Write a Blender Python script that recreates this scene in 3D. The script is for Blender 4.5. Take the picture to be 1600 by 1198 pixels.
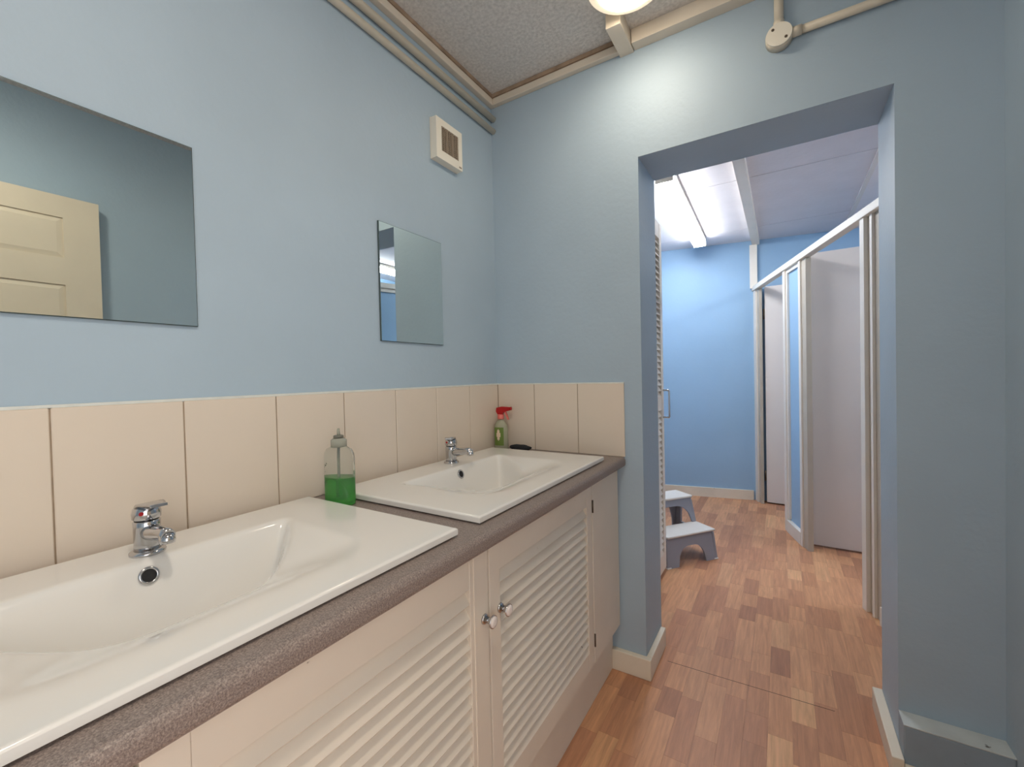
import bpy, bmesh, math, random
from mathutils import Vector, Matrix
random.seed(7)
PI = math.pi
for o in list(bpy.data.objects): bpy.data.objects.remove(o)
scene = bpy.context.scene
COL = scene.collection

# ------------------------------------------------------------------ camera
F_PX, YAW, PITCH, ROLL = 674.6, 0.5583, -0.0177, -0.0226
cam_d = bpy.data.cameras.new('camera'); cam = bpy.data.objects.new('camera', cam_d); COL.objects.link(cam)
cam_d.sensor_fit = 'HORIZONTAL'; cam_d.sensor_width = 36.0; cam_d.lens = 36.0 * F_PX / 1600.0
cam_d.clip_start = 0.02
cam.matrix_world = (Matrix.Translation((1.1431, -1.6987, 1.2)) @ Matrix.Rotation(YAW, 4, 'Z') @
                    Matrix.Rotation(PI/2 + PITCH, 4, 'X') @ Matrix.Rotation(-ROLL*-1, 4, 'Z'))
scene.camera = cam

# ------------------------------------------------------------------ world, exposure
w = bpy.data.worlds.new('world'); scene.world = w; w.use_nodes = True
w.node_tree.nodes['Background'].inputs[0].default_value = (1.0, 0.96, 0.92, 1)
w.node_tree.nodes['Background'].inputs[1].default_value = 1.3
vs = scene.view_settings
vs.view_transform = 'Standard'; vs.look = 'None'; vs.gamma = 1.0; vs.use_curve_mapping = False
vs.exposure = 1.3
LAMP_STRENGTH = 15.0            # ceiling lamp by the doorway, kept dim to limit the wall hot spot
FILL_LAMP_STRENGTH = 40.0           # unseen ceiling lamp added as fill for the wash room
TUBE_STRENGTH = 13.0

# ------------------------------------------------------------------ materials
def srgb(r, g, b):
    f = lambda c: (c/255/12.92) if c/255 <= 0.04045 else ((c/255+0.055)/1.055)**2.4
    return (f(r), f(g), f(b), 1.0)
MATS = {}
def mat(name, col, rough=0.6, metal=0.0, bump=0.0, bscale=60.0, mottle=0.0, mscale=4.0, spec=0.5, trans=0.0, ior=1.45,
        emis=None, estr=0.0, bdetail=4.0, col2=None, coat=0.0, dirt=None):
    m = bpy.data.materials.new(name); m.use_nodes = True; MATS[name] = m
    nt = m.node_tree; N = nt.nodes; L = nt.links; b = N['Principled BSDF']
    b.inputs['Base Color'].default_value = col; b.inputs['Roughness'].default_value = rough
    b.inputs['Metallic'].default_value = metal; b.inputs['Specular IOR Level'].default_value = spec
    b.inputs['Transmission Weight'].default_value = trans; b.inputs['IOR'].default_value = ior
    b.inputs['Coat Weight'].default_value = coat
    if emis: b.inputs['Emission Color'].default_value = emis; b.inputs['Emission Strength'].default_value = estr
    g = N.new('ShaderNodeNewGeometry')
    if mottle > 0:
        n = N.new('ShaderNodeTexNoise'); n.inputs['Scale'].default_value = mscale; n.inputs['Detail'].default_value = 6
        L.new(g.outputs['Position'], n.inputs['Vector'])
        mx = N.new('ShaderNodeMix'); mx.data_type = 'RGBA'
        c2 = col2 if col2 else tuple([c*(1-mottle) for c in col[:3]]+[1])
        mx.inputs[6].default_value = col; mx.inputs[7].default_value = c2
        r = N.new('ShaderNodeMapRange'); r.inputs[1].default_value = 0.35; r.inputs[2].default_value = 0.65
        L.new(n.outputs['Fac'], r.inputs[0]); L.new(r.outputs[0], mx.inputs[0])
        out = mx.outputs[2]
        if dirt:
            n2 = N.new('ShaderNodeTexNoise'); n2.inputs['Scale'].default_value = dirt[1]; n2.inputs['Detail'].default_value = 3
            L.new(g.outputs['Position'], n2.inputs['Vector'])
            r2 = N.new('ShaderNodeMapRange'); r2.inputs[1].default_value = dirt[2]; r2.inputs[2].default_value = dirt[2]+0.04
            L.new(n2.outputs['Fac'], r2.inputs[0])
            m2 = N.new('ShaderNodeMix'); m2.data_type = 'RGBA'; m2.inputs[7].default_value = dirt[0]
            L.new(r2.outputs[0], m2.inputs[0]); L.new(out, m2.inputs[6]); out = m2.outputs[2]
        L.new(out, b.inputs['Base Color'])
    if bump > 0:
        n = N.new('ShaderNodeTexNoise'); n.inputs['Scale'].default_value = bscale; n.inputs['Detail'].default_value = bdetail
        L.new(g.outputs['Position'], n.inputs['Vector'])
        bp = N.new('ShaderNodeBump'); bp.inputs['Strength'].default_value = bump; bp.inputs['Distance'].default_value = 0.004
        L.new(n.outputs['Fac'], bp.inputs['Height']); L.new(bp.outputs[0], b.inputs['Normal'])
    return m
mat('wall_blue', srgb(176, 195, 210), 0.55, bump=0.22, bscale=55, mottle=0.06, mscale=2.2, spec=0.45)
mat('wall_blue_cool', srgb(158, 193, 224), 0.5, bump=0.15, bscale=50, mottle=0.04, mscale=2.0)
mat('white_ceiling', srgb(232, 228, 232), 0.7, bump=0.35, bscale=38, mottle=0.04, mscale=6)
mat('artex', srgb(226, 222, 218), 0.6, mottle=0.22, mscale=85, bump=1.0, bscale=65, bdetail=3)
mat('cream_paint', srgb(232, 218, 196), 0.45, mottle=0.05, mscale=5, bump=0.05, bscale=30)
mat('trim_cream', srgb(226, 215, 199), 0.5, mottle=0.06, mscale=7)
mat('skirting', srgb(236, 226, 208), 0.45, mottle=0.06, mscale=8, dirt=(srgb(120, 105, 90), 45, 0.72))
mat('pipe_cream', srgb(218, 209, 192), 0.4)
mat('brown_gap', srgb(172, 148, 126), 0.8, mottle=0.3, mscale=20)
mat('tile', srgb(228, 214, 198), 0.18, mottle=0.03, mscale=3, spec=0.5, bump=0.015, bscale=8)
mat('grout', srgb(164, 144, 122), 0.8, mottle=0.2, mscale=40)
mat('sealant', srgb(226, 228, 222), 0.5, mottle=0.08, mscale=30)
mat('porcelain', srgb(236, 233, 228), 0.12, spec=0.55, coat=0.3)
mat('chrome', srgb(200, 200, 202), 0.12, metal=1.0)
mat('mirror', srgb(222, 230, 228), 0.01, metal=1.0)
mat('mirror_edge', srgb(78, 92, 92), 0.3, metal=0.3)
mat('black', srgb(30, 30, 32), 0.6)
mat('dark_gap', srgb(70, 62, 55), 0.8)
mat('knob_white', srgb(232, 222, 218), 0.2)
mat('cab_cream', srgb(232, 221, 206), 0.5, mottle=0.05, mscale=6, bump=0.04, bscale=40, dirt=(srgb(150, 132, 112), 38, 0.74))
mat('stall_door', srgb(228, 221, 216), 0.5, mottle=0.03, mscale=3)
mat('stall_cream', srgb(238, 230, 218), 0.45, mottle=0.04, mscale=6)
mat('stall_grey', srgb(196, 186, 170), 0.5, mottle=0.06, mscale=9)
mat('plastic_white', srgb(240, 234, 220), 0.35)
mat('stool_grey', srgb(150, 152, 162), 0.42, bump=0.03, bscale=300)
mat('stool_tread_lit', srgb(218, 214, 208), 0.6, bump=0.3, bscale=400)  # same grey plastic; light falling on the treads put into the colour
mat('stool_foot', srgb(226, 222, 216), 0.6)
mat('green_liquid', srgb(96, 220, 92), 0.15, trans=0.75, ior=1.33, emis=None)
mat('clear_plastic', srgb(236, 240, 238), 0.08, trans=0.96, ior=1.12)
mat('cap_clear', srgb(196, 200, 190), 0.2, trans=0.6, ior=1.3)
mat('cap_grey', srgb(110, 110, 100), 0.4)
mat('print_dark', srgb(70, 82, 66), 0.5)
mat('label_green', srgb(108, 132, 60), 0.4)
mat('label_pale', srgb(238, 214, 190), 0.4)
mat('red_plastic', srgb(178, 22, 26), 0.3)
mat('pink_plastic', srgb(226, 120, 112), 0.3)
mat('pale_plastic', srgb(196, 196, 172), 0.25, trans=0.3, ior=1.2)
mat('sponge_black', srgb(34, 36, 42), 0.9, bump=0.8, bscale=300)
mat('lamp_glow', srgb(255, 236, 200), 0.4, emis=(1.0, 0.86, 0.68, 1), estr=LAMP_STRENGTH)
mat('lamp_glow_fill', srgb(255, 240, 215), 0.4, emis=(1.0, 0.90, 0.76, 1), estr=FILL_LAMP_STRENGTH)
mat('lamp_glass', srgb(250, 236, 205), 0.3, emis=(1.0, 0.84, 0.62, 1), estr=0.3)
mat('tube_glow', srgb(255, 255, 255), 0.4, emis=(0.95, 0.97, 1.0, 1), estr=TUBE_STRENGTH)
mat('hinge_metal', srgb(110, 98, 84), 0.4, metal=0.8)

def mat_worktop():
    m = mat('worktop', srgb(128, 112, 106), 0.42)
    nt = m.node_tree; N = nt.nodes; L = nt.links; b = N['Principled BSDF']
    g = N.new('ShaderNodeNewGeometry'); n = N.new('ShaderNodeTexNoise'); n.inputs['Scale'].default_value = 420; n.inputs['Detail'].default_value = 4
    n.inputs['Roughness'].default_value = 0.8
    L.new(g.outputs['Position'], n.inputs['Vector'])
    r = N.new('ShaderNodeValToRGB'); e = r.color_ramp
    e.elements[0].position = 0.36; e.elements[0].color = srgb(104, 92, 89)
    e.elements[1].position = 0.66; e.elements[1].color = srgb(172, 157, 147)
    x = e.elements.new(0.5); x.color = srgb(138, 124, 118)
    L.new(n.outputs['Fac'], r.inputs[0]); L.new(r.outputs[0], b.inputs['Base Color'])
    bp = N.new('ShaderNodeBump'); bp.inputs['Strength'].default_value = 0.15; bp.inputs['Distance'].default_value = 0.001
    L.new(n.outputs['Fac'], bp.inputs['Height']); L.new(bp.outputs[0], b.inputs['Normal'])
mat_worktop()

def mat_wood():
    m = bpy.data.materials.new('plank_wood'); m.use_nodes = True; MATS['plank_wood'] = m
    nt = m.node_tree; N = nt.nodes; L = nt.links; b = N['Principled BSDF']
    oi = N.new('ShaderNodeObjectInfo'); g = N.new('ShaderNodeNewGeometry')
    r = N.new('ShaderNodeValToRGB'); e = r.color_ramp
    cols = [(0.0, (170, 120, 92)), (0.3, (198, 144, 108)), (0.6, (212, 158, 118)), (0.8, (188, 134, 102)), (1.0, (222, 172, 128))]
    e.elements[0].position = 0; e.elements[0].color = srgb(*cols[0][1]); e.elements[1].position = 1; e.elements[1].color = srgb(*cols[4][1])
    for p, c in cols[1:4]: k = e.elements.new(p); k.color = srgb(*c)
    L.new(oi.outputs['Random'], r.inputs[0])
    # grain stretched along the plank
    mp = N.new('ShaderNodeMapping'); mp.inputs['Scale'].default_value = (70, 5, 1)
    ad = N.new('ShaderNodeVectorMath'); ad.operation = 'ADD'
    ml = N.new('ShaderNodeMath'); ml.operation = 'MULTIPLY'; ml.inputs[1].default_value = 37.0
    cb = N.new('ShaderNodeCombineXYZ')
    L.new(oi.outputs['Random'], ml.inputs[0]); L.new(ml.outputs[0], cb.inputs[0]); L.new(ml.outputs[0], cb.inputs[1])
    L.new(g.outputs['Position'], ad.inputs[0]); L.new(cb.outputs[0], ad.inputs[1]); L.new(ad.outputs[0], mp.inputs[0])
    n = N.new('ShaderNodeTexNoise'); n.inputs['Scale'].default_value = 1.0; n.inputs['Detail'].default_value = 6; n.inputs['Roughness'].default_value = 0.65
    n.inputs['Distortion'].default_value = 0.6
    L.new(mp.outputs[0], n.inputs['Vector'])
    rr = N.new('ShaderNodeMapRange'); rr.inputs[1].default_value = 0.3; rr.inputs[2].default_value = 0.7; rr.inputs[3].default_value = 0.84; rr.inputs[4].default_value = 1.22
    L.new(n.outputs['Fac'], rr.inputs[0])
    mx = N.new('ShaderNodeMix'); mx.data_type = 'RGBA'; mx.blend_type = 'MULTIPLY'; mx.inputs[0].default_value = 1.0
    L.new(r.outputs[0], mx.inputs[6]); L.new(rr.outputs[0], mx.inputs[7])
    L.new(mx.outputs[2], b.inputs['Base Color'])
    b.inputs['Roughness'].default_value = 0.42; b.inputs['Specular IOR Level'].default_value = 0.4
mat_wood()

# ------------------------------------------------------------------ mesh helpers
def BM(): return bmesh.new()
def box(bm, x0, x1, y0, y1, z0, z1, bev=0.0, seg=2):
    t = bmesh.new()
    r = bmesh.ops.create_cube(t, size=1)
    for v in t.verts:
        v.co = Vector(((x0+x1)/2 + v.co.x*(x1-x0), (y0+y1)/2 + v.co.y*(y1-y0), (z0+z1)/2 + v.co.z*(z1-z0)))
    if bev > 0: bmesh.ops.bevel(t, geom=list(t.edges), offset=bev, segments=seg, affect='EDGES', profile=0.5)
    join(bm, t); return bm
def join(bm, t, M=None):
    if M is not None: bmesh.ops.transform(t, matrix=M, verts=t.verts)
    vm = [bm.verts.new(v.co) for v in t.verts]; t.verts.index_update()
    for f in t.faces:
        try:
            nf = bm.faces.new([vm[v.index] for v in f.verts]); nf.smooth = f.smooth
        except ValueError: pass
    t.free()
def frame_of(d):
    d = Vector(d).normalized(); a = Vector((0, 0, 1)) if abs(d.z) < 0.9 else Vector((1, 0, 0))
    u = d.cross(a).normalized(); return u, d.cross(u).normalized()
def tube(bm, pts, r, seg=16, cap=True, smooth=True):
    pts = [Vector(p) for p in pts]; rs = r if isinstance(r, (list, tuple)) else [r]*len(pts)
    rings = []; u = None
    for i, p in enumerate(pts):
        d = (pts[min(i+1, len(pts)-1)] - pts[max(i-1, 0)]).normalized()
        if u is None: u, v = frame_of(d)
        else:
            u = (u - d*u.dot(d)).normalized(); v = d.cross(u)
        rings.append([bm.verts.new(p + (u*math.cos(2*PI*k/seg) + v*math.sin(2*PI*k/seg))*rs[i]) for k in range(seg)])
    for a, b in zip(rings, rings[1:]):
        for k in range(seg):
            f = bm.faces.new((a[k], a[(k+1) % seg], b[(k+1) % seg], b[k])); f.smooth = smooth
    if cap:
        bm.faces.new(rings[0][::-1]); bm.faces.new(rings[-1])
    return bm
def lathe(bm, prof, seg=32, c=(0, 0, 0), sx=1.0, sy=1.0, rot=0.0, cap=True):
    rings = []
    for r, z in prof:
        ring = []
        for k in range(seg):
            a = 2*PI*k/seg; x, y = r*math.cos(a)*sx, r*math.sin(a)*sy
            ring.append(bm.verts.new((c[0] + x*math.cos(rot) - y*math.sin(rot), c[1] + x*math.sin(rot) + y*math.cos(rot), c[2] + z)))
        rings.append(ring)
    for a, b in zip(rings, rings[1:]):
        for k in range(seg):
            f = bm.faces.new((a[k], a[(k+1) % seg], b[(k+1) % seg], b[k])); f.smooth = True
    if cap:
        bm.faces.new(rings[0][::-1]); bm.faces.new(rings[-1])
    return bm
def prism(bm, poly, axis, a, b):
    """extrude polygon of 2-D points along an axis ('x','y','z') from a to b"""
    def P(p, t): return {'x': (t, p[0], p[1]), 'y': (p[0], t, p[1]), 'z': (p[0], p[1], t)}[axis]
    v0 = [bm.verts.new(P(p, a)) for p in poly]; v1 = [bm.verts.new(P(p, b)) for p in poly]
    n = len(poly)
    bm.faces.new(v0); bm.faces.new(v1[::-1])
    for k in range(n): bm.faces.new((v0[k], v1[k], v1[(k+1) % n], v0[(k+1) % n]))
    return bm
def wpos(o):
    p = Vector((0, 0, 0))
    while o is not None: p += o.location; o = o.parent
    return p
def obj(name, bm, m, parent=None, local=False, origin=None):
    """bm in world coordinates unless local; roots built from world coordinates are never rotated before"""
    bmesh.ops.recalc_face_normals(bm, faces=bm.faces)
    me = bpy.data.meshes.new(name); bm.to_mesh(me); bm.free()
    me.materials.append(MATS[m] if isinstance(m, str) else m)
    o = bpy.data.objects.new(name, me); COL.objects.link(o)
    if parent is not None: o.parent = parent
    if origin is not None:
        o.location = Vector(origin) - (wpos(parent) if parent is not None else Vector((0, 0, 0)))
        me.transform(Matrix.Translation(-Vector(origin)))
    elif parent is not None and not local:
        me.transform(Matrix.Translation(-wpos(parent)))
    return o
def tag(o, label=None, cat=None, group=None, kind=None):
    if label: o['label'] = label
    if cat: o['category'] = cat
    if group: o['group'] = group
    if kind: o['kind'] = kind
    return o
def thing(name, label, cat, loc, rz=0.0, group=None):
    o = bpy.data.objects.new(name, None); COL.objects.link(o); o.location = loc; o.rotation_euler = (0, 0, rz)
    o.empty_display_size = 0.05
    return tag(o, label, cat, group)
def struct(name, bm, m, label, cat):
    return tag(obj(name, bm, m), label, cat, kind='structure')
def child(src, name, parent, loc, rot=(0, 0, 0), scale=(1, 1, 1)):
    o = bpy.data.objects.new(name, src); COL.objects.link(o); o.parent = parent; o.location = loc; o.rotation_euler = rot; o.scale = scale
    return o
def copy_tree(o, parent=None):
    c = o.copy(); COL.objects.link(c); c.parent = parent
    for ch in list(o.children): copy_tree(ch, c)
    return c

# ------------------------------------------------------------------ key dimensions (metres)
XR = 1.657            # right wall
YB = 0.25             # rear face of the wall with the doorway
DL, DR, DT = 0.68, 1.433, 2.036   # doorway
ZC = 0.866            # worktop
ZT = 1.16             # tile top
CE1, CE2 = 2.495, 2.39
YR = -2.7             # rear wall of the wash room

# ------------------------------------------------------------------ structure
fl = struct('floor', box(BM(), -0.1, 2.9, YR-0.1, 3.5, -0.06, -0.0045), 'plank_wood', 'wood strip floor running through both rooms', 'floor')
# planks: strips along y, staggered; nearest visible ones single, the rest joined
PW = 0.069; lens = [0.14, 0.19, 0.24, 0.29, 0.34]
pmesh = []
for Ln in lens:
    t = box(BM(), -PW/2+0.0002, PW/2-0.0002, -Ln/2+0.0002, Ln/2-0.0002, -0.004, 0.0)
    me = bpy.data.meshes.new('plank'); bmesh.ops.recalc_face_normals(t, faces=t.faces); t.to_mesh(me); t.free(); me.materials.append(MATS['plank_wood']); pmesh.append(me)
rest = BM(); n_pl = 0
def seen(x, y):
    if y < 0.05: return 0.5 < x < 1.66 and y > -0.75
    if y < 0.25: return 0.65 < x < 1.46
    front = 1.8 - 0.3*y          # line of the cubicle fronts
    left = 0.50 if y < 1.0 else 0.50 - (y-1.0)*0.23
    return left < x < front + 0.38 and y < 2.95
ncol = int(3.0/PW)+1
for c in range(ncol):
    x = -0.08 + PW*(c+0.5); y = YR + random.uniform(-0.2, 0.0)
    while y < 3.4:
        k = random.randrange(5); Ln = lens[k]; yc = y + Ln/2; y += Ln
        if seen(x, yc) and n_pl < 300:
            child(pmesh[k], 'plank', fl, (x, yc, 0)); n_pl += 1
        else:
            box(rest, x-PW/2+0.0002, x+PW/2-0.0002, yc-Ln/2+0.0002, yc+Ln/2-0.0002, -0.004, 0.0)
print('planks', n_pl)
tag(obj('plank_field', rest, 'plank_wood', fl), kind='stuff')
s = BM(); tube(s, [(0.73, 0.136, 0.0), (0.95, 0.141, 0.0), (1.29, 0.152, 0.0)], 0.0008, 6); obj('floor_seam', s, 'dark_gap', fl)

wall_left = struct('wall_left', box(BM(), -0.1, 0, YR-0.1, 0.0, -0.05, CE1), 'wall_blue', 'pale blue painted wall behind the basins', 'wall')
wb = prism(BM(), [(-0.1, -0.05), (DL, -0.05), (DL, DT), (DR, DT), (DR, -0.05), (2.9, -0.05), (2.9, CE1+0.05), (-0.1, CE1+0.05)], 'y', 0.0, YB)
wall_back = struct('wall_back', wb, 'wall_blue', 'pale blue painted wall with open doorway', 'wall')
b = prism(BM(), [(YR-0.1, -0.05), (-2.66, -0.05), (-2.66, 2.07), (-1.762, 2.07), (-1.762, -0.05), (0.0, -0.05), (0.0, CE1), (YR-0.1, CE1)], 'x', XR, XR+0.1)
struct('wall_right', b, 'wall_blue', 'pale blue wall on the right of the doorway', 'wall')
struct('wall_rear', box(BM(), -0.1, XR+0.1, YR-0.1, YR, -0.05, CE1), 'wall_blue', 'pale blue wall behind the camera', 'wall')
struct('ceiling', box(BM(), -0.1, XR+0.1, YR-0.1, 0.0, CE1, CE1+0.05), 'artex', 'textured greyish ceiling of the wash room', 'ceiling')

# far room shell
FW0, FW1 = Vector((-0.10, 2.673)), Vector((2.9, 3.232))   # far wall line
def farx(x): return FW0.y + (x-FW0.x)*(FW1.y-FW0.y)/(FW1.x-FW0.x)
b = BM(); prism(b, [(-0.1, farx(-0.1)), (2.9, farx(2.9)), (2.9, farx(2.9)+0.1), (-0.1, farx(-0.1)+0.1)], 'z', -0.05, CE2+0.1)
struct('wall_far', b, 'wall_blue_cool', 'bright blue end wall of the toilet room', 'wall')
struct('wall_side', box(BM(), -0.2, -0.1, 0.0, 3.0, -0.05, CE2+0.1), 'wall_blue_cool', 'blue side wall behind the louvred cupboard', 'wall')
struct('wall_cubicle', box(BM(), 2.9, 3.0, 0.0, 3.5, -0.05, CE2+0.1), 'wall_blue_cool', 'blue wall at the back of the cubicles', 'wall')
ce = struct('ceiling_far', box(BM(), -0.1, 2.9, YB, 3.5, CE2+0.006, CE2+0.06), 'dark_gap', 'white boarded ceiling of the toilet room', 'ceiling')
ys = [YB, 1.37, 2.45, 3.4]
for (xa, xb) in ((-0.1, 0.955), (0.955, 2.9)):
    for i in range(3):
        g = 0.0035
        obj('ceiling_board', box(BM(), xa+g/2, xb-g/2, ys[i]+g, ys[i+1]-g/2, CE2, CE2+0.006), 'white_ceiling', ce)
# beam across the far ceiling with a strip down the far wall
b = BM(); box(b, 0.925, 0.985, YB, 2.86, CE2-0.045, CE2)
bt = struct('trim_1', b, 'stall_cream', 'white ceiling beam in the toilet room', 'beam')
b = BM(); box(b, 0.905, 0.965, 2.835, 2.87, 1.95, CE2-0.045); obj('wall_strip', b, 'stall_cream', bt)
b = BM(); box(b, 1.60, 1.625, YB, 3.0, CE2-0.012, CE2)
struct('trim_2', b, 'stall_door', 'slim white cable cover on the toilet room ceiling', 'trim')
# skirting in the far room
d = (FW1-FW0).normalized(); nrm = Vector((d.y, -d.x))
a0 = FW0; a1 = FW0 + d*1.03
b = BM(); prism(b, [tuple(a0), tuple(a1), tuple(a1+nrm*0.018), tuple(a0+nrm*0.018)], 'z', 0, 0.088)
struct('baseboard_far', b, 'skirting', 'white skirting board along the blue end wall', 'baseboard')

# skirtings around the doorway
b = BM(); box(b, 0.545, DL+0.022, -0.024, 0.0, 0, 0.082, 0.003); box(b, DL, DL+0.022, 0.0, 0.235, 0, 0.082, 0.003)
struct('baseboard_left', b, 'skirting', 'chipped cream skirting wrapping the left doorway jamb', 'baseboard')
b = BM(); box(b, DR-0.028, DR, -0.078, 0.25, 0, 0.07, 0.003); box(b, DR, XR, -0.085, -0.066, 0, 0.055, 0.003)
struct('baseboard_right', b, 'skirting', 'chipped cream skirting wrapping the right doorway jamb', 'baseboard')
b = BM(); box(b, DR, XR, -0.066, 0.0, 0, 0.163, 0.004)
mat('box_paint', srgb(150, 168, 182), 0.5, mottle=0.12, mscale=9, bump=0.2, bscale=40, dirt=(srgb(90, 88, 84), 26, 0.70))
t3 = struct('trim_3', b, 'box_paint', 'boxed-in pipe ledge painted blue below the wall', 'ledge')
mat('ledge_lit_dirty', srgb(206, 212, 212), 0.5, mottle=0.15, mscale=12, dirt=(srgb(90, 88, 84), 30, 0.66))  # light on the ledge top put into the pale colour, plus dirt
obj('ledge_top', box(BM(), DR, XR, -0.067, 0.0, 0.163, 0.1665, 0.001), 'ledge_lit_dirty', t3)

# ceiling edge trims
b = BM(); box(b, 0.0, 0.026, YR, 0.0, 2.448, 2.478, 0.003)
t4 = struct('trim_4', b, 'trim_cream', 'cream ceiling trim along the basin wall', 'trim')
obj('stained_joint', box(BM(), 0.0, 0.0285, YR, 0.0, 2.479, 2.494), 'brown_gap', t4)
b = BM(); box(b, 0.026, 0.618, -0.026, 0.0, 2.448, 2.478, 0.003)
t5 = struct('trim_5', b, 'trim_cream', 'cream ceiling trim along the doorway wall', 'trim')
obj('stained_joint', box(BM(), 0.0285, 0.618, -0.031, 0.0, 2.479, 2.494), 'brown_gap', t5)
b = BM(); box(b, 0.675, XR, -0.046, 0.0, 2.443, CE1, 0.0015)
struct('trim_6', b, 'trim_cream', 'deeper boxed cream trim above the doorway', 'trim')
b = BM(); box(b, 0.618, 0.672, -0.168, 0.0, 2.438, CE1, 0.0015)
tag(obj('cable_trunking', b, 'trim_cream'), 'short cream trunking stub joining ceiling lamp to wall', 'trunking')

# tiles: children of their walls
TW = 0.2088; g = 0.0026
tl = box(BM(), -0.003, 0.003, -(TW-g)/2, (TW-g)/2, 0, ZT-ZC, 0.0015, 1); tm = bpy.data.meshes.new('tile'); bmesh.ops.recalc_face_normals(tl, faces=tl.faces); tl.to_mesh(tm); tl.free(); tm.materials.append(MATS['tile'])
for k in range(1, 9):
    child(tm, 'tile', wall_left, (0.005, -0.0164-TW*(k+0.5), ZC), scale=(1, 1, 1))
child(tm, 'tile', wall_left, (0.005, -0.1166, ZC), scale=(1, (0.2172-g)/(TW-g), 1))
for k in range(3):
    xa = 0.0075 if k == 0 else 0.2023 + TW*(k-1); xb = 0.2023 + TW*k
    if k == 2: xb = 0.6118
    child(tm, 'tile', wall_back, ((xa+xb)/2, -0.005, ZC), rot=(0, 0, PI/2), scale=(1, (xb-xa-g)/(TW-g), 1))
obj('grout_bed', box(BM(), 0.0, 0.006, -1.9, 0.0, ZC, ZT-0.001), 'grout', wall_left)
obj('grout_bed', box(BM(), 0.0, 0.609, -0.006, 0.0, ZC, ZT-0.001), 'grout', wall_back)
obj('sealant_line', box(BM(), 0.0, 0.0075, -1.9, 0.0, ZT, ZT+0.006, 0.001), 'sealant', wall_left)
obj('sealant_line', box(BM(), 0.0, 0.611, -0.0075, 0.0, ZT, ZT+0.005, 0.001), 'sealant', wall_back)

# ------------------------------------------------------------------ vanity: worktop and louvred cabinet
wt = BM()
prof = []
zb, zt_, xf = ZC-0.038, ZC, 0.612
prof = [(0.006, zb), (xf-0.012, zb)]
for k in range(7):
    a = -PI/2 + (PI/2)*k/6; prof.append((xf-0.012+0.012*math.cos(a), zb+0.012+0.012*math.sin(a)))
for k in range(7):
    a = (PI/2)*k/6; prof.append((xf-0.014+0.014*math.cos(a), zt_-0.014+0.014*math.sin(a)))
prof.append((0.006, zt_))
prof = [(0.497, zb)] + prof[1:-1] + [(0.497, zt_)]
prism(wt, prof, 'y', -1.95, -0.0075)                     # rounded front strip
box(wt, 0.0085, 0.165, -1.95, -0.0085, zb, zt_)            # strip behind the bowls
for (ya, yb_) in ((-1.95, -1.67), (-1.13, -0.79), (-0.255, -0.0085)): box(wt, 0.165, 0.497, ya, yb_, zb, zt_)
tag(obj('worktop', wt, 'worktop'), 'long speckled grey laminate worktop with rounded front edge', 'worktop')

XF = 0.58                      # face of the doors
cb = thing('vanity_cabinet', 'long cream cabinet with louvred doors under the worktop', 'cabinet', (0.3, -0.95, 0))
b = BM(); box(b, 0.02, XF-0.026, -1.93, -0.012, 0.186, 0.20); box(b, 0.02, 0.03, -1.93, -0.012, 0.2, zb-0.001)
box(b, 0.03, XF-0.026, -0.03, -0.012, 0.2, zb-0.001); box(b, 0.03, XF-0.026, -1.93, -1.912, 0.2, zb-0.001); box(b, 0.03, XF-0.026, -0.925, -0.907, 0.2, zb-0.06)
box(b, XF-0.05, XF-0.026, -1.912, -0.03, zb-0.055, zb-0.001)
obj('body', b, 'cab_cream', cb)
obj('plinth', box(BM(), 0.02, 0.548, -1.93, -0.012, 0.0, 0.185, 0.002), 'cab_cream', cb)
obj('end_panel', box(BM(), XF-0.026, XF, -0.287, -0.012, 0.186, zb-0.002, 0.0015), 'cab_cream', cb)
def louvre_slat_mesh(length, dx, dz, th):
    t = BM(); p = [(-dx/2, dz/2), (dx/2, -dz/2)]
    n = Vector((dz, dx)).normalized()*th/2
    poly = [(p[0][0]-n.x, p[0][1]-n.y), (p[1][0]-n.x, p[1][1]-n.y), (p[1][0]+n.x*0.2+0.001, p[1][1]+n.y*0.2-0.001), (p[1][0]+n.x, p[1][1]+n.y), (p[0][0]+n.x, p[0][1]+n.y)]
    prism(t, poly, 'y', -length/2, length/2)
    bmesh.ops.recalc_face_normals(t, faces=t.faces)
    me = bpy.data.meshes.new('slat'); t.to_mesh(me); t.free(); return me
def louvre_door(parent, y0, y1, z0, z1, xf, th, st0, st1, top, bot, pitch, m, name='door', mids=()):
    d = BM(); x0 = xf-th
    box(d, x0, xf, y0, y0+st0, z0, z1, 0.0015); box(d, x0, xf, y1-st1, y1, z0, z1, 0.0015)
    box(d, x0, xf-0.001, y0+st0, y1-st1, z1-top, z1); box(d, x0, xf-0.001, y0+st0, y1-st1, z0, z0+bot)
    # bead lines beside the stiles
    for (a, bb) in mids: box(d, x0, xf-0.001, y0+st0, y1-st1, a, bb)
    dr = obj(name, d, m, parent)
    spans = []; lo = z0+bot
    for (a, bb) in mids: spans.append((lo, a)); lo = bb
    spans.append((lo, z1-top))
    me = louvre_slat_mesh(y1-y0-st0-st1, th*0.85, pitch*1.15, 0.0055); me.materials.append(MATS[m])
    for lo, hi in spans:
        n = int((hi-lo)/pitch)
        for k in range(n):
            z = lo + (k+0.5)*(hi-lo)/n
            child(me, 'slat', dr, Vector((xf-th*0.55, (y0+st0+y1-st1)/2, z)) - wpos(dr))
    return dr
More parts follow.
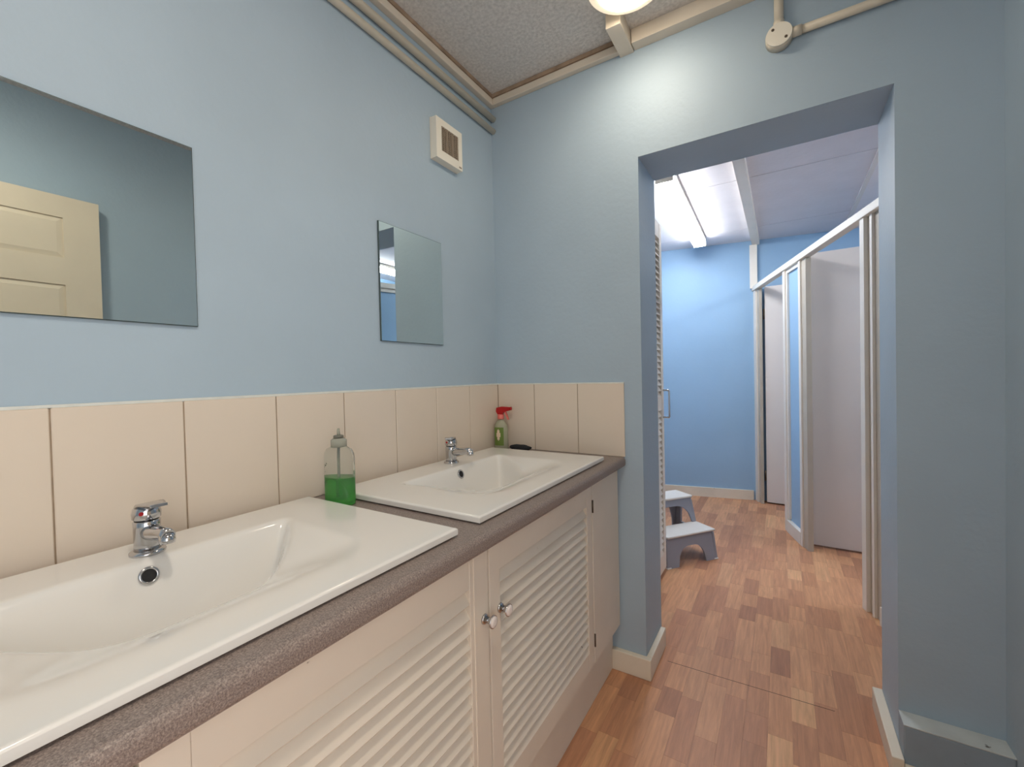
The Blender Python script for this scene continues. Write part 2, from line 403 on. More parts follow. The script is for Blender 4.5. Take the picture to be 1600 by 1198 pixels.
def knob(dr, y, z):
    t = BM(); tube(t, [(XF, y, z), (XF+0.004, y, z), (XF+0.0045, y, z)], [0.0115, 0.0105, 0.007], 20)
    tube(t, [(XF+0.003, y, z), (XF+0.016, y, z), (XF+0.022, y, z)], [0.0075, 0.007, 0.012], 20)
    tube(t, [(XF+0.022, y, z), (XF+0.0255, y, z)], [0.0140, 0.0140], 24)
    obj('knob_stem', t, 'chrome', dr)
    t = BM(); tube(t, [(XF+0.0255, y, z), (XF+0.028, y, z), (XF+0.0295, y, z)], [0.0125, 0.0115, 0.006], 24)
    tag(obj('knob_face', t, 'knob_white', dr), 'white oval knob face')
ztop = zb-0.003
d2 = louvre_door(cb, -0.912, -0.292, 0.188, ztop, XF, 0.025, 0.042, 0.046, 0.075, 0.062, 0.0305, 'cab_cream')
d1 = louvre_door(cb, -1.536, -0.918, 0.188, ztop, XF, 0.025, 0.046, 0.066, 0.075, 0.062, 0.0305, 'cab_cream')
d3 = louvre_door(cb, -1.925, -1.541, 0.188, ztop, XF, 0.025, 0.046, 0.046, 0.075, 0.062, 0.0305, 'cab_cream')
obj('bead', box(BM(), XF-0.004, XF+0.002, -0.972, -0.964, 0.19, ztop-0.001, 0.001), 'cab_cream', d1)
knob(d2, -0.872, 0.660); knob(d1, -0.935, 0.664)
for z in (0.74, 0.27):
    b = BM(); tube(b, [(XF+0.002, -0.2895, z-0.022), (XF+0.002, -0.2895, z+0.022)], 0.0028, 10); obj('hinge', b, 'hinge_metal', d2)

# ------------------------------------------------------------------ basins
BX0, BX1, BW = 0.045, 0.565, 0.80; BH = 0.019
def sstep(t): t = max(0.0, min(1.0, t)); return t*t*(3-2*t)
def bowl_depth(x, v):
    u = abs(v)/0.255
    if u >= 1 or x <= 0.178 or x >= 0.505: return 0.0
    side = (1-u)*0.255*0.24
    front = sstep((0.505-x)/0.22)*0.062
    tray = min(side, front)
    k = 0.022; hh = max(0.0, min(1.0, 0.5+0.5*(front-side)/k)); tray = front*(1-hh)+side*hh - k*hh*(1-hh)
    tray = max(0.0, tray)
    xa = 0.182 + 0.225*max(0.0, 1-u**2.0)**0.85
    sc = sstep((xa-x)/0.07+0.05)*0.095
    back = max(0.0, (x-0.178)*2.4)
    return min(tray+sc, back)
def make_basin():
    b = BM(); nx, ny = 208, 320; r = 0.006
    vs_ = []
    H = [[BH - bowl_depth(BX0+(BX1-BX0)*i/nx, -BW/2+BW*j/ny) for j in range(ny+1)] for i in range(nx+1)]
    for _ in range(26):                                   # soften the creases of the cast bowl
        H = [[H[i][j] if i in (0, nx) or j in (0, ny) else (2*H[i][j]+H[i-1][j]+H[i+1][j]+H[i][j-1]+H[i][j+1])/6 for j in range(ny+1)] for i in range(nx+1)]
    for i in range(nx+1):
        row = []
        for j in range(ny+1):
            x = BX0+(BX1-BX0)*i/nx; v = -BW/2+BW*j/ny
            e = min(i, nx-i, j, ny-j)
            z = H[i][j]
            if e == 0: z -= 0.0035
            elif e == 1: z -= 0.0008
            row.append(b.verts.new((x, v, z)))
        vs_.append(row)
    for i in range(nx):
        for j in range(ny):
            f = b.faces.new((vs_[i][j], vs_[i+1][j], vs_[i+1][j+1], vs_[i][j+1])); f.smooth = True
    per = [vs_[i][0] for i in range(nx)] + [vs_[nx][j] for j in range(ny)] + [vs_[i][ny] for i in range(nx, 0, -1)] + [vs_[0][j] for j in range(ny, 0, -1)]
    cx_, n = (BX0+BX1)/2, len(per)
    def inset(p, q, z): return (cx_+(p.co.x-cx_)*(1-q/(BX1-BX0)*2), p.co.y*(1-q/BW*2), z)
    rings = [per] + [[b.verts.new(inset(p, q, z)) for p in per] for q, z in ((0.0, 0.0045), (0.010, 0.0040), (0.010, 0.001))]
    for r0, r1 in zip(rings, rings[1:]):
        for k in range(n): b.faces.new((r0[k], r0[(k+1) % n], r1[(k+1) % n], r1[k]))
    return b
def overflow(parent, x, z):
    o = BM(); n = Vector((0.93, 0, 0.36)).normalized(); c = Vector((x, 0, z))
    u, v = frame_of(n); R, r = 0.0155, 0.0105; seg = 24
    prof = [(R, 0.0), (R, 0.0025), (R-0.002, 0.004), (r+0.001, 0.004), (r, 0.002), (r, 0.0)]
    rings = [[o.verts.new(c + n*h + (u*math.cos(2*PI*k/seg)+v*math.sin(2*PI*k/seg))*q) for k in range(seg)] for q, h in prof]
    for a, bb in zip(rings, rings[1:]):
        for k in range(seg): f = o.faces.new((a[k], a[(k+1) % seg], bb[(k+1) % seg], bb[k])); f.smooth = True
    ring = tag(obj('overflow_ring', o, 'chrome', parent, local=True), 'chrome overflow ring')
    o = BM(); tube(o, [c-n*0.002, c+n*0.0012], 0.0108, 24); obj('overflow_hole', o, 'black', parent, local=True)
    o = BM(); lathe(o, [(0.026, 0.0), (0.024, 0.003), (0.012, 0.004)], 28, (0.262, 0, BH-bowl_depth(0.262, 0)-0.001)); obj('waste', o, 'chrome', parent, local=True)
ba = thing('inset_basin', 'white rectangular basin beside the green soap bottle, tap with red dot', 'basin', (0, -1.40, ZC))
obj('bowl', make_basin(), 'porcelain', ba, local=True); overflow(ba, 0.189, BH-0.024)
bb_ = copy_tree(ba); bb_.location = (0, -0.523, ZC); bb_['label'] = 'white rectangular basin in the tiled corner beside the spray bottle'
for q in (ba, bb_): q['group'] = 'white inset basins in the worktop'
ba['label'] = 'white rectangular basin further from the tiled corner, left of green soap bottle'

# ------------------------------------------------------------------ taps
def make_tap(loc, label, turn=0.0):
    t = thing('mixer_tap', label, 'tap', loc, 0, 'chrome basin taps')
    b = BM(); lathe(b, [(0.0275, 0), (0.0275, 0.004), (0.024, 0.007), (0.0215, 0.008)], 32); obj('base_ring', b, 'chrome', t, local=True)
    b = BM(); lathe(b, [(0.0205, 0.007), (0.0200, 0.02), (0.0205, 0.05), (0.0210, 0.060), (0.0190, 0.062)], 32); obj('body', b, 'chrome', t, local=True)
    b = BM(); tube(b, [(0.005, 0, 0.040), (0.03, 0, 0.043), (0.062, 0, 0.047), (0.080, 0, 0.049), (0.094, 0, 0.047)], [0.0150, 0.0145, 0.0125, 0.0118, 0.0110], 20)
    sp = obj('spout', b, 'chrome', t, local=True)
    b = BM(); tube(b, [(0.086, 0, 0.049), (0.090, 0, 0.038), (0.0905, 0, 0.034)], [0.0118, 0.0122, 0.0105], 20); obj('aerator', b, 'chrome', sp, local=True)
    # domed handle with a flat lever reaching forward
    b = BM(); lathe(b, [(0.0185, 0.063), (0.0215, 0.066), (0.0222, 0.076), (0.0205, 0.084), (0.0150, 0.090), (0.006, 0.092)], 32)
    hd = obj('handle', b, 'chrome', t, local=True)
    b = BM(); n = 10; top = []; bot = []
    for k in range(n+1):
        s = k/n; x = -0.0245 + s*0.086; wd = 0.012 + 0.0075*math.sin(PI*min(1, s*1.1))
        z = 0.066 + 0.031*math.sin(min(1.0, s*1.75)*PI/2)**0.8 + 0.002*s
        top.append((x, wd, z)); bot.append((x, wd, z-0.0045))
    for k in range(n):
        A, B = top[k], top[k+1]; c, d_ = bot[k], bot[k+1]
        q = [b.verts.new(p) for p in ((A[0], -A[1], A[2]), (A[0], A[1], A[2]), (B[0], B[1], B[2]), (B[0], -B[1], B[2]),
                                     (c[0], -c[1], c[2]), (c[0], c[1], c[2]), (d_[0], d_[1], d_[2]), (d_[0], -d_[1], d_[2]))]
        for f in ((0, 1, 2, 3), (4, 7, 6, 5), (0, 3, 7, 4), (1, 5, 6, 2)): b.faces.new([q[i] for i in f]).smooth = True
        if k == 0: b.faces.new((q[0], q[4], q[5], q[1]))
        if k == n-1: b.faces.new((q[3], q[2], q[6], q[7]))
    bmesh.ops.remove_doubles(b, verts=b.verts, dist=1e-6)
    obj('lever', b, 'chrome', hd, local=True)
    b = BM(); c = Vector((0.0177, -0.0132, 0.078)); n_ = Vector((0.8, -0.6, 0)); tube(b, [c-n_*0.001, c+n_*0.0012], 0.0036, 16)
    tag(obj('hot_dot', b, 'red_plastic', hd, local=True), 'small red hot-water dot')
    hd.rotation_euler.z = turn
    return t
make_tap((0.132, -1.382, ZC+BH), 'chrome mixer tap standing clear of the soap bottle, lever raised')
t2 = make_tap((0.108, -0.475, ZC+BH), 'chrome mixer tap on the basin in the tiled corner', -1.0)

# ------------------------------------------------------------------ mirrors
def mirror(y0, y1, z0, z1, label):
    m = thing('wall_mirror', label, 'mirror', (0.0, (y0+y1)/2, z0), 0, 'frameless wall mirrors')
    obj('backing', box(BM(), 0.0005, 0.006, y0, y1, z0, z1), 'mirror_edge', m)
    obj('glass', box(BM(), 0.006, 0.0072, y0+0.0015, y1-0.0015, z0+0.0015, z1-0.0015), 'mirror', m)
mirror(-1.548, -1.235, 1.329, 1.737, 'frameless mirror reflecting a cream panelled door')
mirror(-0.6985, -0.3851, 1.3275, 1.7295, 'frameless mirror below the extractor fan')

# ------------------------------------------------------------------ extractor fan
fn = thing('extractor_fan', 'square white extractor fan high on the blue wall', 'fan', (0.0, -0.345, 2.05))
fy0, fy1, fz0, fz1, fd = -0.425, -0.268, 2.048, 2.204, 0.032
obj('backplate', box(BM(), 0.0, 0.005, fy0-0.001, fy1+0.001, fz0-0.001, fz1+0.001), 'plastic_white', fn)
b = BM(); gy0, gy1, gz0, gz1 = fy0+0.030, fy1-0.024, fz0+0.034, fz1-0.026
for (a, c, e, f) in ((fy0, gy0, fz0, fz1), (gy1, fy1, fz0, fz1), (gy0, gy1, fz0, gz0), (gy0, gy1, gz1, fz1)):
    box(b, 0.005, fd, a, c, e, f, 0.0)
bmesh.ops.remove_doubles(b, verts=b.verts, dist=1e-5)
obj('housing', b, 'plastic_white', fn)
obj('vent_cavity', box(BM(), 0.005, fd-0.010, gy0, gy1, gz0, gz1), 'dark_gap', fn)
mat('grille', srgb(150, 134, 116), 0.5)
b = BM(); nz = 13
for k in range(nz):
    z = gz0 + (k+0.5)*(gz1-gz0)/nz; box(b, fd-0.006, fd-0.002, gy0, gy1, z-0.0016, z+0.0016)
for k in range(9):
    y = gy0 + (k+0.5)*(gy1-gy0)/9; box(b, fd-0.006, fd-0.0015, y-0.0016, y+0.0016, gz0, gz1)
obj('grille', b, 'grille', fn)
for k in (1, 2):
    y = gy0 + k*(gy1-gy0)/3; obj('grille_rib', box(BM(), fd-0.006, fd-0.0005, y-0.002, y+0.002, gz0, gz1), 'grille', fn)
obj('badge', box(BM(), fd, fd+0.0006, fy1-0.022, fy1-0.006, fz0+0.008, fz0+0.014), 'grille', fn)

# ------------------------------------------------------------------ conduits
def conduit(name, pts, r, label):
    return tag(obj(name, tube(BM(), pts, r, 20), 'pipe_cream'), label, 'pipe', 'cream wall conduits')
conduit('conduit', [(0.0125, YR+0.01, 2.341), (0.0125, -0.001, 2.341)], 0.0125, 'lower cream conduit running along the basin wall')
conduit('conduit', [(0.0135, YR+0.01, 2.397), (0.0135, -0.001, 2.397)], 0.0135, 'upper cream conduit running along the basin wall')
jx, jz = 1.147, 2.282
jb = thing('junction_box', 'round cream junction box above the doorway', 'junction box', (jx, 0, jz))
b = BM(); tube(b, [(jx, 0, jz), (jx, -0.026, jz), (jx, -0.030, jz)], [0.0385, 0.0385, 0.036], 36); obj('box_body', b, 'pipe_cream', jb)
b = BM(); tube(b, [(jx, -0.030, jz), (jx, -0.0335, jz)], [0.037, 0.036], 36); obj('lid', b, 'plastic_white', jb)
for sx, sz in ((-0.017, 0.018), (0.019, -0.016)):
    b = BM(); tube(b, [(jx+sx, -0.0335, jz+sz), (jx+sx, -0.0345, jz+sz)], 0.0045, 12); obj('screw', b, 'hinge_metal', jb)
b = BM(); tube(b, [(jx+0.034, -0.015, jz), (jx+0.062, -0.015, jz)], 0.0150, 20); obj('adaptor', b, 'pipe_cream', jb)
b = BM(); tube(b, [(jx, -0.016, jz+0.034), (jx, -0.016, jz+0.050)], 0.0155, 20); obj('adaptor', b, 'pipe_cream', jb)
conduit('conduit', [(jx+0.06, -0.0135, jz), (XR-0.001, -0.0135, jz)], 0.0125, 'cream conduit running sideways from the round junction box')
conduit('conduit', [(jx, -0.0145, jz+0.048), (jx, -0.0145, 2.443)], 0.0135, 'cream conduit rising from the round junction box')

# ------------------------------------------------------------------ ceiling lamps
def ceiling_lamp(x, y, label, glow='lamp_glow'):
    l = thing('ceiling_lamp', label, 'lamp', (x, y, CE1), 0, 'round ceiling lamps')
    b = BM(); lathe(b, [(0.124, -0.0), (0.128, -0.012), (0.127, -0.022), (0.10, -0.024)], 48, (0, 0, 0)); obj('base', b, 'plastic_white', l, local=True)
    b = BM(); lathe(b, [(0.127, -0.022), (0.130, -0.034), (0.126, -0.046), (0.112, -0.056), (0.096, -0.060)], 48, cap=False); obj('glass_rim', b, 'lamp_glass', l, local=True)
    b = BM(); lathe(b, [(0.097, -0.059), (0.085, -0.068), (0.055, -0.076), (0.02, -0.080), (0.002, -0.081)], 48); obj('diffuser', b, glow, l, local=True)
    return l
ceiling_lamp(0.735, -0.30, 'round glowing ceiling lamp beside the trunking stub')
ceiling_lamp(1.0, -1.5, 'unseen round fill lamp added to the wash room ceiling', 'lamp_glow_fill')

# ------------------------------------------------------------------ bottles and sponge on the worktop
sb = thing('soap_bottle', 'clear squeeze bottle half full of green soap between the basins', 'bottle', (0.128, -0.9625, ZC))
E = dict(seg=40, sx=1.0, sy=0.62, rot=0.10)
b = BM(); lathe(b, [(0.043, 0.0), (0.047, 0.003), (0.048, 0.01), (0.048, 0.120), (0.0465, 0.135), (0.040, 0.147), (0.026, 0.154), (0.020, 0.156)], c=(0, 0, 0), **E)
obj('bottle_body', b, 'clear_plastic', sb, local=True)
b = BM(); lathe(b, [(0.042, 0.002), (0.0462, 0.005), (0.0468, 0.012), (0.0468, 0.074)], c=(0, 0, 0), **E); tag(obj('liquid_soap', b, 'green_liquid', sb, local=True), 'green liquid soap')
b = BM(); lathe(b, [(0.0205, 0.154), (0.0205, 0.172), (0.016, 0.176), (0.0145, 0.177)], 28); cp_ = obj('cap', b, 'cap_clear', sb, local=True)
b = BM(); lathe(b, [(0.0135, 0.177), (0.0130, 0.184), (0.011, 0.185)], 24); obj('cap_collar', b, 'cap_grey', sb, local=True)
b = BM(); lathe(b, [(0.0042, 0.184), (0.0036, 0.200), (0.0028, 0.203)], 16); obj('nozzle', b, 'cap_clear', sb, local=True)
b = BM(); lathe(b, [(0.0035, 0.02), (0.0035, 0.154)], 12); obj('dip_tube', b, 'cap_clear', sb, local=True)
# printed marks on the bottle side
b = BM(); rr = random.Random(3)
def onbottle(a, z, k=1.0006):
    x, y = 0.0482*k*math.cos(a), 0.0482*k*0.62*math.sin(a); c, s = math.cos(0.10), math.sin(0.10)
    return (x*c-y*s, x*s+y*c, z)
for i in range(26):
    a = -2.45 + rr.uniform(0, 0.55); z = rr.uniform(0.055, 0.112); da, dz = rr.uniform(0.03, 0.10), rr.uniform(0.001, 0.003)
    b.faces.new([b.verts.new(onbottle(q, zz)) for q, zz in ((a, z), (a+da, z), (a+da, z+dz), (a, z+dz))])
obj('print', b, 'print_dark', sb, local=True)

sp = thing('spray_bottle', 'small spray bottle with red trigger in the tiled corner', 'bottle', (0.054, -0.058, ZC), 0.15)
E = dict(seg=32, sx=1.0, sy=0.62, rot=0.0)
b = BM(); lathe(b, [(0.031, 0), (0.034, 0.004), (0.034, 0.09), (0.030, 0.112), (0.020, 0.128), (0.0135, 0.134), (0.0135, 0.142)], **E); obj('bottle_body', b, 'pale_plastic', sp, local=True)
b = BM()
for k in range(10):
    a0_, a1_ = -2.45+k*0.15, -2.45+(k+1)*0.15
    b.faces.new([b.verts.new((0.0346*math.cos(a), 0.0346*0.62*math.sin(a), z)) for a, z in ((a0_, 0.02), (a1_, 0.02), (a1_, 0.102), (a0_, 0.102))])
lb = obj('label_sticker', b, 'label_green', sp, local=True)
b = BM()
for k in range(5):
    a0_, a1_ = -2.0+k*0.12, -2.0+(k+1)*0.12; h = 0.026*math.sin(PI*(k+0.6)/5.2)
    b.faces.new([b.verts.new((0.0349*math.cos(a), 0.0349*0.62*math.sin(a), z)) for a, z in ((a0_, 0.068-h), (a1_, 0.068-h), (a1_, 0.068+h), (a0_, 0.068+h))])
obj('label_emblem', b, 'label_pale', lb, local=True)
b = BM(); lathe(b, [(0.0145, 0.138), (0.0150, 0.140), (0.0150, 0.158), (0.012, 0.160)], 24); obj('collar', b, 'pink_plastic', sp, local=True)
b = BM(); prism(b, [(-0.020, 0.172), (-0.012, 0.160), (0.012, 0.160), (0.016, 0.170), (0.046, 0.178), (0.048, 0.193), (0.005, 0.195), (-0.018, 0.190)], 'y', -0.009, 0.009); hd = obj('trigger_head', b, 'red_plastic', sp, local=True)
b = BM(); prism(b, [(0.020, 0.172), (0.027, 0.172), (0.036, 0.150), (0.040, 0.136), (0.034, 0.137), (0.028, 0.150)], 'y', -0.005, 0.005); obj('trigger', b, 'pink_plastic', sp, local=True)
b = BM(); tube(b, [(0.045, 0, 0.186), (0.054, 0, 0.187)], 0.0075, 16); obj('nozzle', b, 'red_plastic', sp, local=True)

b = BM()
rs = random.Random(5); sc_ = BM(); bmesh.ops.create_icosphere(sc_, subdivisions=3, radius=1)
for v in sc_.verts:
    n = v.co.copy(); k = 1+0.10*math.sin(9*n.x+2)*math.cos(7*n.y)+rs.uniform(-0.05, 0.05)
    v.co = Vector((0.150+n.x*0.055*k, -0.050+n.y*0.026*k, ZC+0.013+max(-0.95, n.z)*0.013*k))
for f in sc_.faces: f.smooth = True
join(b, sc_)
for f in b.faces: f.smooth = True
tag(obj('scouring_pad', b, 'sponge_black', origin=(0.15, -0.05, ZC)), 'dark scouring pad lying behind the corner basin', 'scouring pad')

# ------------------------------------------------------------------ panelled door folded back against the right wall
dr = thing('door_1', 'cream six-panel door standing open against the right wall', 'door', (1.62, -1.36, 0.0)); dr['kind'] = 'structure'
dx0, dx1, dy0, dy1, dtop = 1.602, 1.638, -1.745, -0.98, 2.052
b = BM(); box(b, dx0+0.006, dx1, dy0, dy1, 0.008, dtop, 0.001)
obj('slab', b, 'cream_paint', dr)
st, mu = 0.122, 0.10; pw = (dy1-dy0-2*st-mu)/2
cols_ = [(dy1-st-pw, dy1-st), (dy0+st, dy0+st+pw)]
rows_ = [(1.775, 1.955), (1.02, 1.655), (0.24, 0.86)]
b = BM()
xs0 = [dy0, cols_[1][0], cols_[1][1], cols_[0][0], cols_[0][1], dy1]; zs0 = [0.008, 0.24, 0.86, 1.02, 1.655, 1.775, 1.955, dtop]
for i in range(5):
    for j in range(7):
        if i in (1, 3) and j in (1, 3, 5): continue
        box(b, dx0, dx0+0.007, xs0[i], xs0[i+1], zs0[j], zs0[j+1])
bmesh.ops.remove_doubles(b, verts=b.verts, dist=1e-5)
obj('frame_face', b, 'cream_paint', dr)
for c in cols_:
    for r_ in rows_:
        t = BM(); m_ = 0.022
        o4 = [(c[0], r_[0]), (c[1], r_[0]), (c[1], r_[1]), (c[0], r_[1])]
        i4 = [(c[0]+m_, r_[0]+m_), (c[1]-m_, r_[0]+m_), (c[1]-m_, r_[1]-m_), (c[0]+m_, r_[1]-m_)]
        V0 = [t.verts.new((dx0+0.0065, p[0], p[1])) for p in o4]; V1 = [t.verts.new((dx0+0.001, p[0], p[1])) for p in i4]
        for k in range(4): t.faces.new((V0[k], V0[(k+1) % 4], V1[(k+1) % 4], V1[k]))
        t.faces.new(V1); obj('panel', t, 'cream_paint', dr)
for zc_ in (0.25, 1.8):
    b = BM(); tube(b, [(1.645, dy0-0.004, zc_-0.04), (1.645, dy0-0.004, zc_+0.04)], 0.006, 10); obj('hinge', b, 'hinge_metal', dr)
b = BM(); tube(b, [(dx0, dy1-0.06, 1.0), (dx0-0.008, dy1-0.06, 1.0)], 0.025, 20); tube(b, [(dx0-0.008, dy1-0.06, 1.0), (dx0-0.045, dy1-0.06, 1.0)], 0.009, 12)
tube(b, [(dx0-0.045, dy1-0.055, 1.0), (dx0-0.045, dy1-0.17, 1.0)], 0.009, 12); obj('door_handle', b, 'chrome', dr)

# ------------------------------------------------------------------ far room: louvred cupboard
cu = thing('louvred_cupboard', 'tall cream louvred cupboard just past the doorway', 'cupboard', (0.2, 0.6, 0))
b = BM(); box(b, -0.09, 0.515, 0.905, 0.950, 0, 2.08); box(b, -0.09, 0.515, 0.262, 0.905, 2.06, 2.08); box(b, -0.09, 0.515, 0.262, 0.905, 0.0, 0.03); box(b, -0.09, -0.08, 0.262, 0.905, 0.03, 2.06)
obj('body', b, 'stall_cream', cu)
ld = louvre_door(cu, 0.262, 0.962, 0.035, 2.07, 0.546, 0.030, 0.05, 0.05, 0.09, 0.10, 0.034, 'stall_cream', mids=((0.98, 1.06),))
b = BM(); hx = 0.546
tube(b, [(hx, 0.94, 1.095), (hx+0.034, 0.94, 1.095), (hx+0.036, 0.94, 1.093), (hx+0.036, 0.94, 0.937), (hx+0.034, 0.94, 0.935), (hx, 0.94, 0.935)], 0.005, 10)
tag(obj('pull_handle', b, 'chrome', ld), 'steel D-shaped pull handle')

# ------------------------------------------------------------------ far room: cubicles
P0 = Vector((0.929, 2.9)); D = Vector((0.28764, -0.95774)); Nn = Vector((0.95774, 0.28764))   # along the fronts / into the cubicle
ANG = math.atan2(D.y, D.x)
def cbox(b, t0, t1, n0, n1, z0, z1, bev=0.0):
    q = BM(); box(q, t0, t1, n0, n1, z0, z1, bev)
    M = Matrix(((D.x, Nn.x, 0, P0.x), (D.y, Nn.y, 0, P0.y), (0, 0, 1, 0), (0, 0, 0, 1)))
    join(b, q, M); return b
cf = thing('toilet_cubicles', 'row of white framed toilet cubicle fronts with blue panels', 'cubicle', (1.25, 1.83, 0))
obj('head_rail', cbox(BM(), -0.03, 2.74, -0.022, 0.028, 1.928, 1.968, 0.002), 'stall_cream', cf)
for (a, c, n0, n1, m_) in ((0.0, 0.10, -0.01, 0.035, 'stall_cream'), (0.10, 0.155, 0.004, 0.03, 'stall_grey'), (0.825, 0.868, -0.012, 0.04, 'stall_cream'),
                          (1.13, 1.165, -0.012, 0.04, 'stall_cream'), (1.165, 1.235, -0.002, 0.03, 'stall_grey'),
                          (1.945, 1.985, -0.014, 0.05, 'stall_cream'), (1.985, 2.02, 0.004, 0.05, 'stall_grey'), (2.02, 2.04, -0.006, 0.05, 'stall_cream'), (2.04, 2.10, 0.006, 0.05, 'stall_grey')):
    obj('post', cbox(BM(), a, c, n0, n1, 0.0, 1.928, 0.0015), m_, cf)
for (a, c) in ((0.868, 1.13), (2.10, 2.74)):
    obj('panel', cbox(BM(), a, c, 0.012, 0.026, 0.09, 1.928), 'wall_blue_cool', cf)
    obj('panel_bead', cbox(cbox(BM(), a, a+0.022, -0.002, 0.012, 0.1, 1.90), a, c, -0.002, 0.012, 1.90, 1.928), 'stall_cream', cf)
    obj('skirting', cbox(BM(), a, c, -0.014, 0.03, 0.0, 0.088, 0.002), 'stall_cream', cf)
def stall_door(hx, hy, ang, wd, top, label):
    o = BM(); box(o, 0, wd, -0.018, 0.018, 0.012, top, 0.0015)
    t = thing('cubicle_door', label, 'door', (hx, hy, 0), ang, 'pale cubicle doors standing open')
    obj('leaf', o, 'stall_door', t, local=True)
    for z in (0.25, 1.7):
        b = BM(); tube(b, [(-0.008, -0.012, z-0.045), (-0.008, -0.012, z+0.045)], 0.007, 10); obj('hinge', b, 'hinge_metal', t, local=True)
    b = BM(); lathe(b, [(0.014, 0.0), (0.014, 0.02), (0.02, 0.03), (0.018, 0.045), (0.008, 0.05)], 20); 
    bmesh.ops.rotate(b, cent=(0, 0, 0), matrix=Matrix.Rotation(PI/2, 3, 'X'), verts=b.verts); bmesh.ops.translate(b, vec=(wd-0.07, -0.018, 1.0), verts=b.verts)
    obj('door_knob', b, 'chrome', t, local=True)
stall_door(1.316, 1.856, -0.03, 0.62, 1.975, 'pale grey cubicle door hung beside the narrow blue panel')
stall_door(1.022, 2.805, -0.06, 0.56, 1.945, 'pale grey cubicle door hung next to the blue end wall')
# partition between the cubicles
b = BM(); box(b, 1.33, 2.89, 1.885, 1.903, 0.1, 1.90); tag(obj('cubicle_partition', b, 'stall_door'), 'white partition panel between the two toilet cubicles', 'partition')

# ------------------------------------------------------------------ far room: tube lights
def tube_light(x, y, rz, ln, label, wd=0.10):
    t = thing('tube_light', label, 'light', (x, y, CE2), rz, 'fluorescent tube lights')
    b = BM(); box(b, -wd/2-0.002, wd/2+0.002, -ln/2+0.015, ln/2-0.015, -0.034, -0.012, 0.002); box(b, -0.03, 0.03, -ln/2+0.02, ln/2-0.02, -0.014, 0.0); obj('batten', b, 'plastic_white', t, local=True)
    b = BM(); poly = [(-wd/2, -0.0345), (wd/2, -0.0345), (wd/2-0.002, -0.066), (wd/2-0.02, -0.076), (-wd/2+0.02, -0.076), (-wd/2+0.002, -0.066)]
    prism(b, poly, 'y', -ln/2+0.014, ln/2-0.014); obj('diffuser', b, 'tube_glow', t, local=True)
    for s in (-1, 1):
        b = BM(); ya, yb = sorted((s*(ln/2-0.014), s*ln/2)); box(b, -wd/2-0.001, wd/2+0.001, ya, yb, -0.078, -0.002, 0.003); obj('end_cap', b, 'plastic_white', t, local=True)
tube_light(0.553, 1.72, 0.024, 1.56, 'long lit tube light on the ceiling before the blue end wall')
tube_light(2.40, 1.60, 0.0, 1.2, 'lit tube light on the ceiling above the cubicles')

# ------------------------------------------------------------------ step stool
W, DEP = 0.396, 0.37
fx, fy = 0.665, 1.157               # middle of the front foot edge
ang = math.atan2(0.606, -0.795)     # depth direction
st_ = thing('step_stool', 'grey plastic two-step stool on the wood floor', 'stool', (fx, fy, 0), ang - PI/2)
# local: +y is depth, x is width ; lower tread 0.17 high, upper 0.335
H1, H2, Y1 = 0.182, 0.352, 0.165
def halfw(z): return W/2 - 0.065*z
def side(sgn):
    b = BM(); th = 0.014
    pieces = [[(0.0, 0.0), (0.06, 0.0), (0.075, 0.06), (0.11, 0.078), (Y1+0.012, 0.078), (Y1+0.012, H1-0.003), (0.03, H1-0.003), (0.018, H1-0.015)],
              [(Y1-0.004, H1-0.02), (Y1+0.030, H1-0.02), (Y1+0.064, H2-0.05), (Y1+0.028, H2-0.03)],
              [(Y1+0.025, H2-0.055), (DEP-0.034, H2-0.055), (DEP-0.05, H2-0.003), (Y1+0.05, H2-0.003), (Y1+0.03, H2-0.02)],
              [(DEP-0.055, 0.0), (DEP, 0.0), (DEP-0.03, H2-0.02), (DEP-0.08, H2-0.05)],
              [(Y1, 0.10), (DEP-0.045, 0.10), (DEP-0.05, 0.15), (Y1, 0.15)]]
    for prof in pieces:
        out = [b.verts.new((sgn*halfw(z), y, z)) for y, z in prof]; inn = [b.verts.new((sgn*(halfw(z)-th), y, z)) for y, z in prof]
        b.faces.new(out); b.faces.new(inn[::-1]); n = len(prof)
        for i in range(n): b.faces.new((out[i], inn[i], inn[(i+1) % n], out[(i+1) % n]))
    return b
for s_ in (-1, 1): obj('side_panel', side(s_), 'stool_grey', st_, local=True)
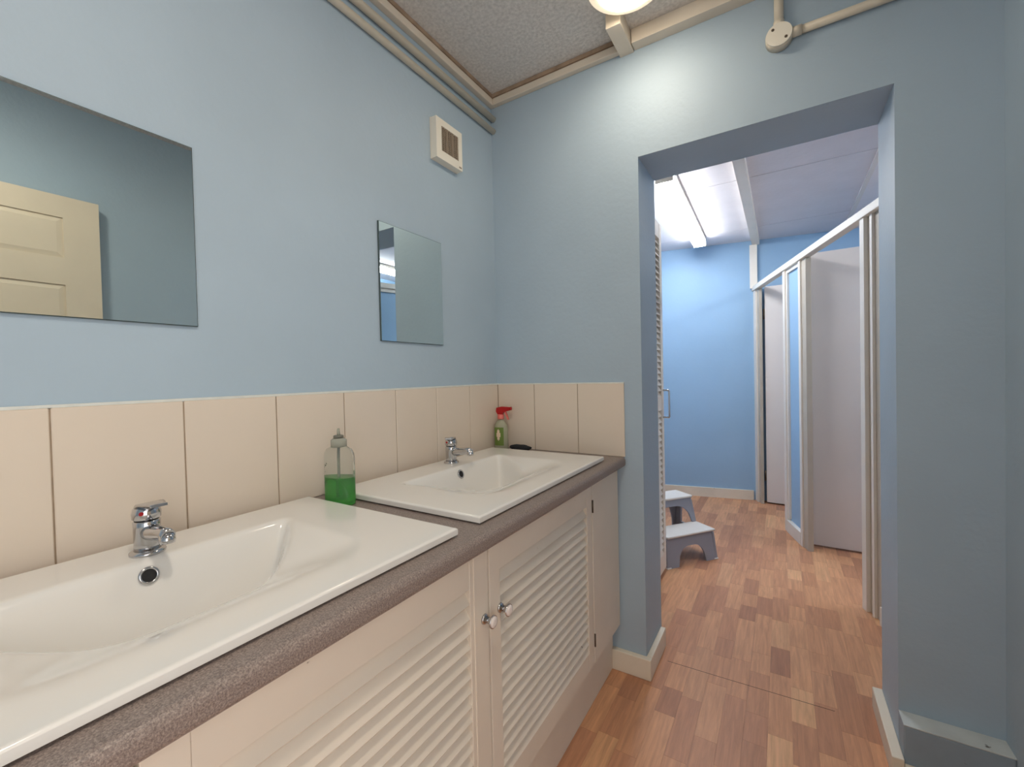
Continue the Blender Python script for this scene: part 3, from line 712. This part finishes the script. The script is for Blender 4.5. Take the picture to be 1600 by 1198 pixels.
def riser(yb, yt, zb_, zt_2, arch, legw, th=0.012, bar=0.0):
    """front sheet leaning from (yb,zb_) to (yt,zt_2) with an arched opening of height 'arch'"""
    b = BM(); n = 16; pts = []
    hw0 = halfw(zb_)-0.004
    def P(x, z, o): t = (z-zb_)/(zt_2-zb_); return (x, yb+(yt-yb)*t+o, z)
    xs = [-hw0 + legw + (2*(hw0-legw))*k/n for k in range(n+1)]
    zs = [zb_+bar + (arch-bar)*min(1.0, (1-abs(2*k/n-1)**3.2)**0.6 if k not in (0, n) else 0.0) for k in range(n+1)]
    low = [(-hw0, zb_)] + list(zip(xs, zs)) + [(hw0, zb_)]
    up = [(x*(halfw(zt_2)-0.004)/hw0, zt_2) for x, z in low]
    for k in range(len(low)-1):
        (xa, za), (xb, zb2) = low[k], low[k+1]; (xc, zc2), (xd, zd) = up[k+1], up[k]
        q = [(xa, za), (xb, zb2), (xc, zc2), (xd, zd)]
        f0 = [b.verts.new(P(x, z, 0)) for x, z in q]; f1 = [b.verts.new(P(x, z, th)) for x, z in q]
        b.faces.new(f0); b.faces.new(f1[::-1])
        for i in range(4): b.faces.new((f0[i], f1[i], f1[(i+1) % 4], f0[(i+1) % 4]))
    bmesh.ops.remove_doubles(b, verts=b.verts, dist=1e-5)
    return b
obj('lower_riser', riser(0.0, 0.024, 0.0, H1-0.004, 0.115, 0.085), 'stool_grey', st_, local=True)
obj('upper_riser', riser(Y1, Y1+0.036, H1+0.006, H2-0.004, 0.118, 0.026), 'stool_grey', st_, local=True)
obj('back_sheet', riser(DEP-0.010, DEP-0.04, 0.0, H2-0.004, 0.31, 0.03), 'stool_grey', st_, local=True)
b = BM(); box(b, -halfw(H1)-0.004, halfw(H1)+0.004, 0.008, Y1+0.015, H1-0.004, H1+0.010, 0.006, 3); obj('tread', b, 'stool_tread_lit', st_, local=True)
b = BM(); box(b, -halfw(H2)-0.004, halfw(H2)+0.004, Y1+0.024, DEP-0.02, H2-0.004, H2+0.012, 0.007, 3); obj('tread', b, 'stool_tread_lit', st_, local=True)
for (x, y) in ((-W/2+0.012, 0.012), (W/2-0.012, 0.012), (-W/2+0.012, DEP-0.02), (W/2-0.012, DEP-0.02)):
    b = BM(); box(b, x-0.016, x+0.016, y-0.016, y+0.016, 0, 0.008, 0.003); obj('rubber_foot', b, 'stool_foot', st_, local=True)
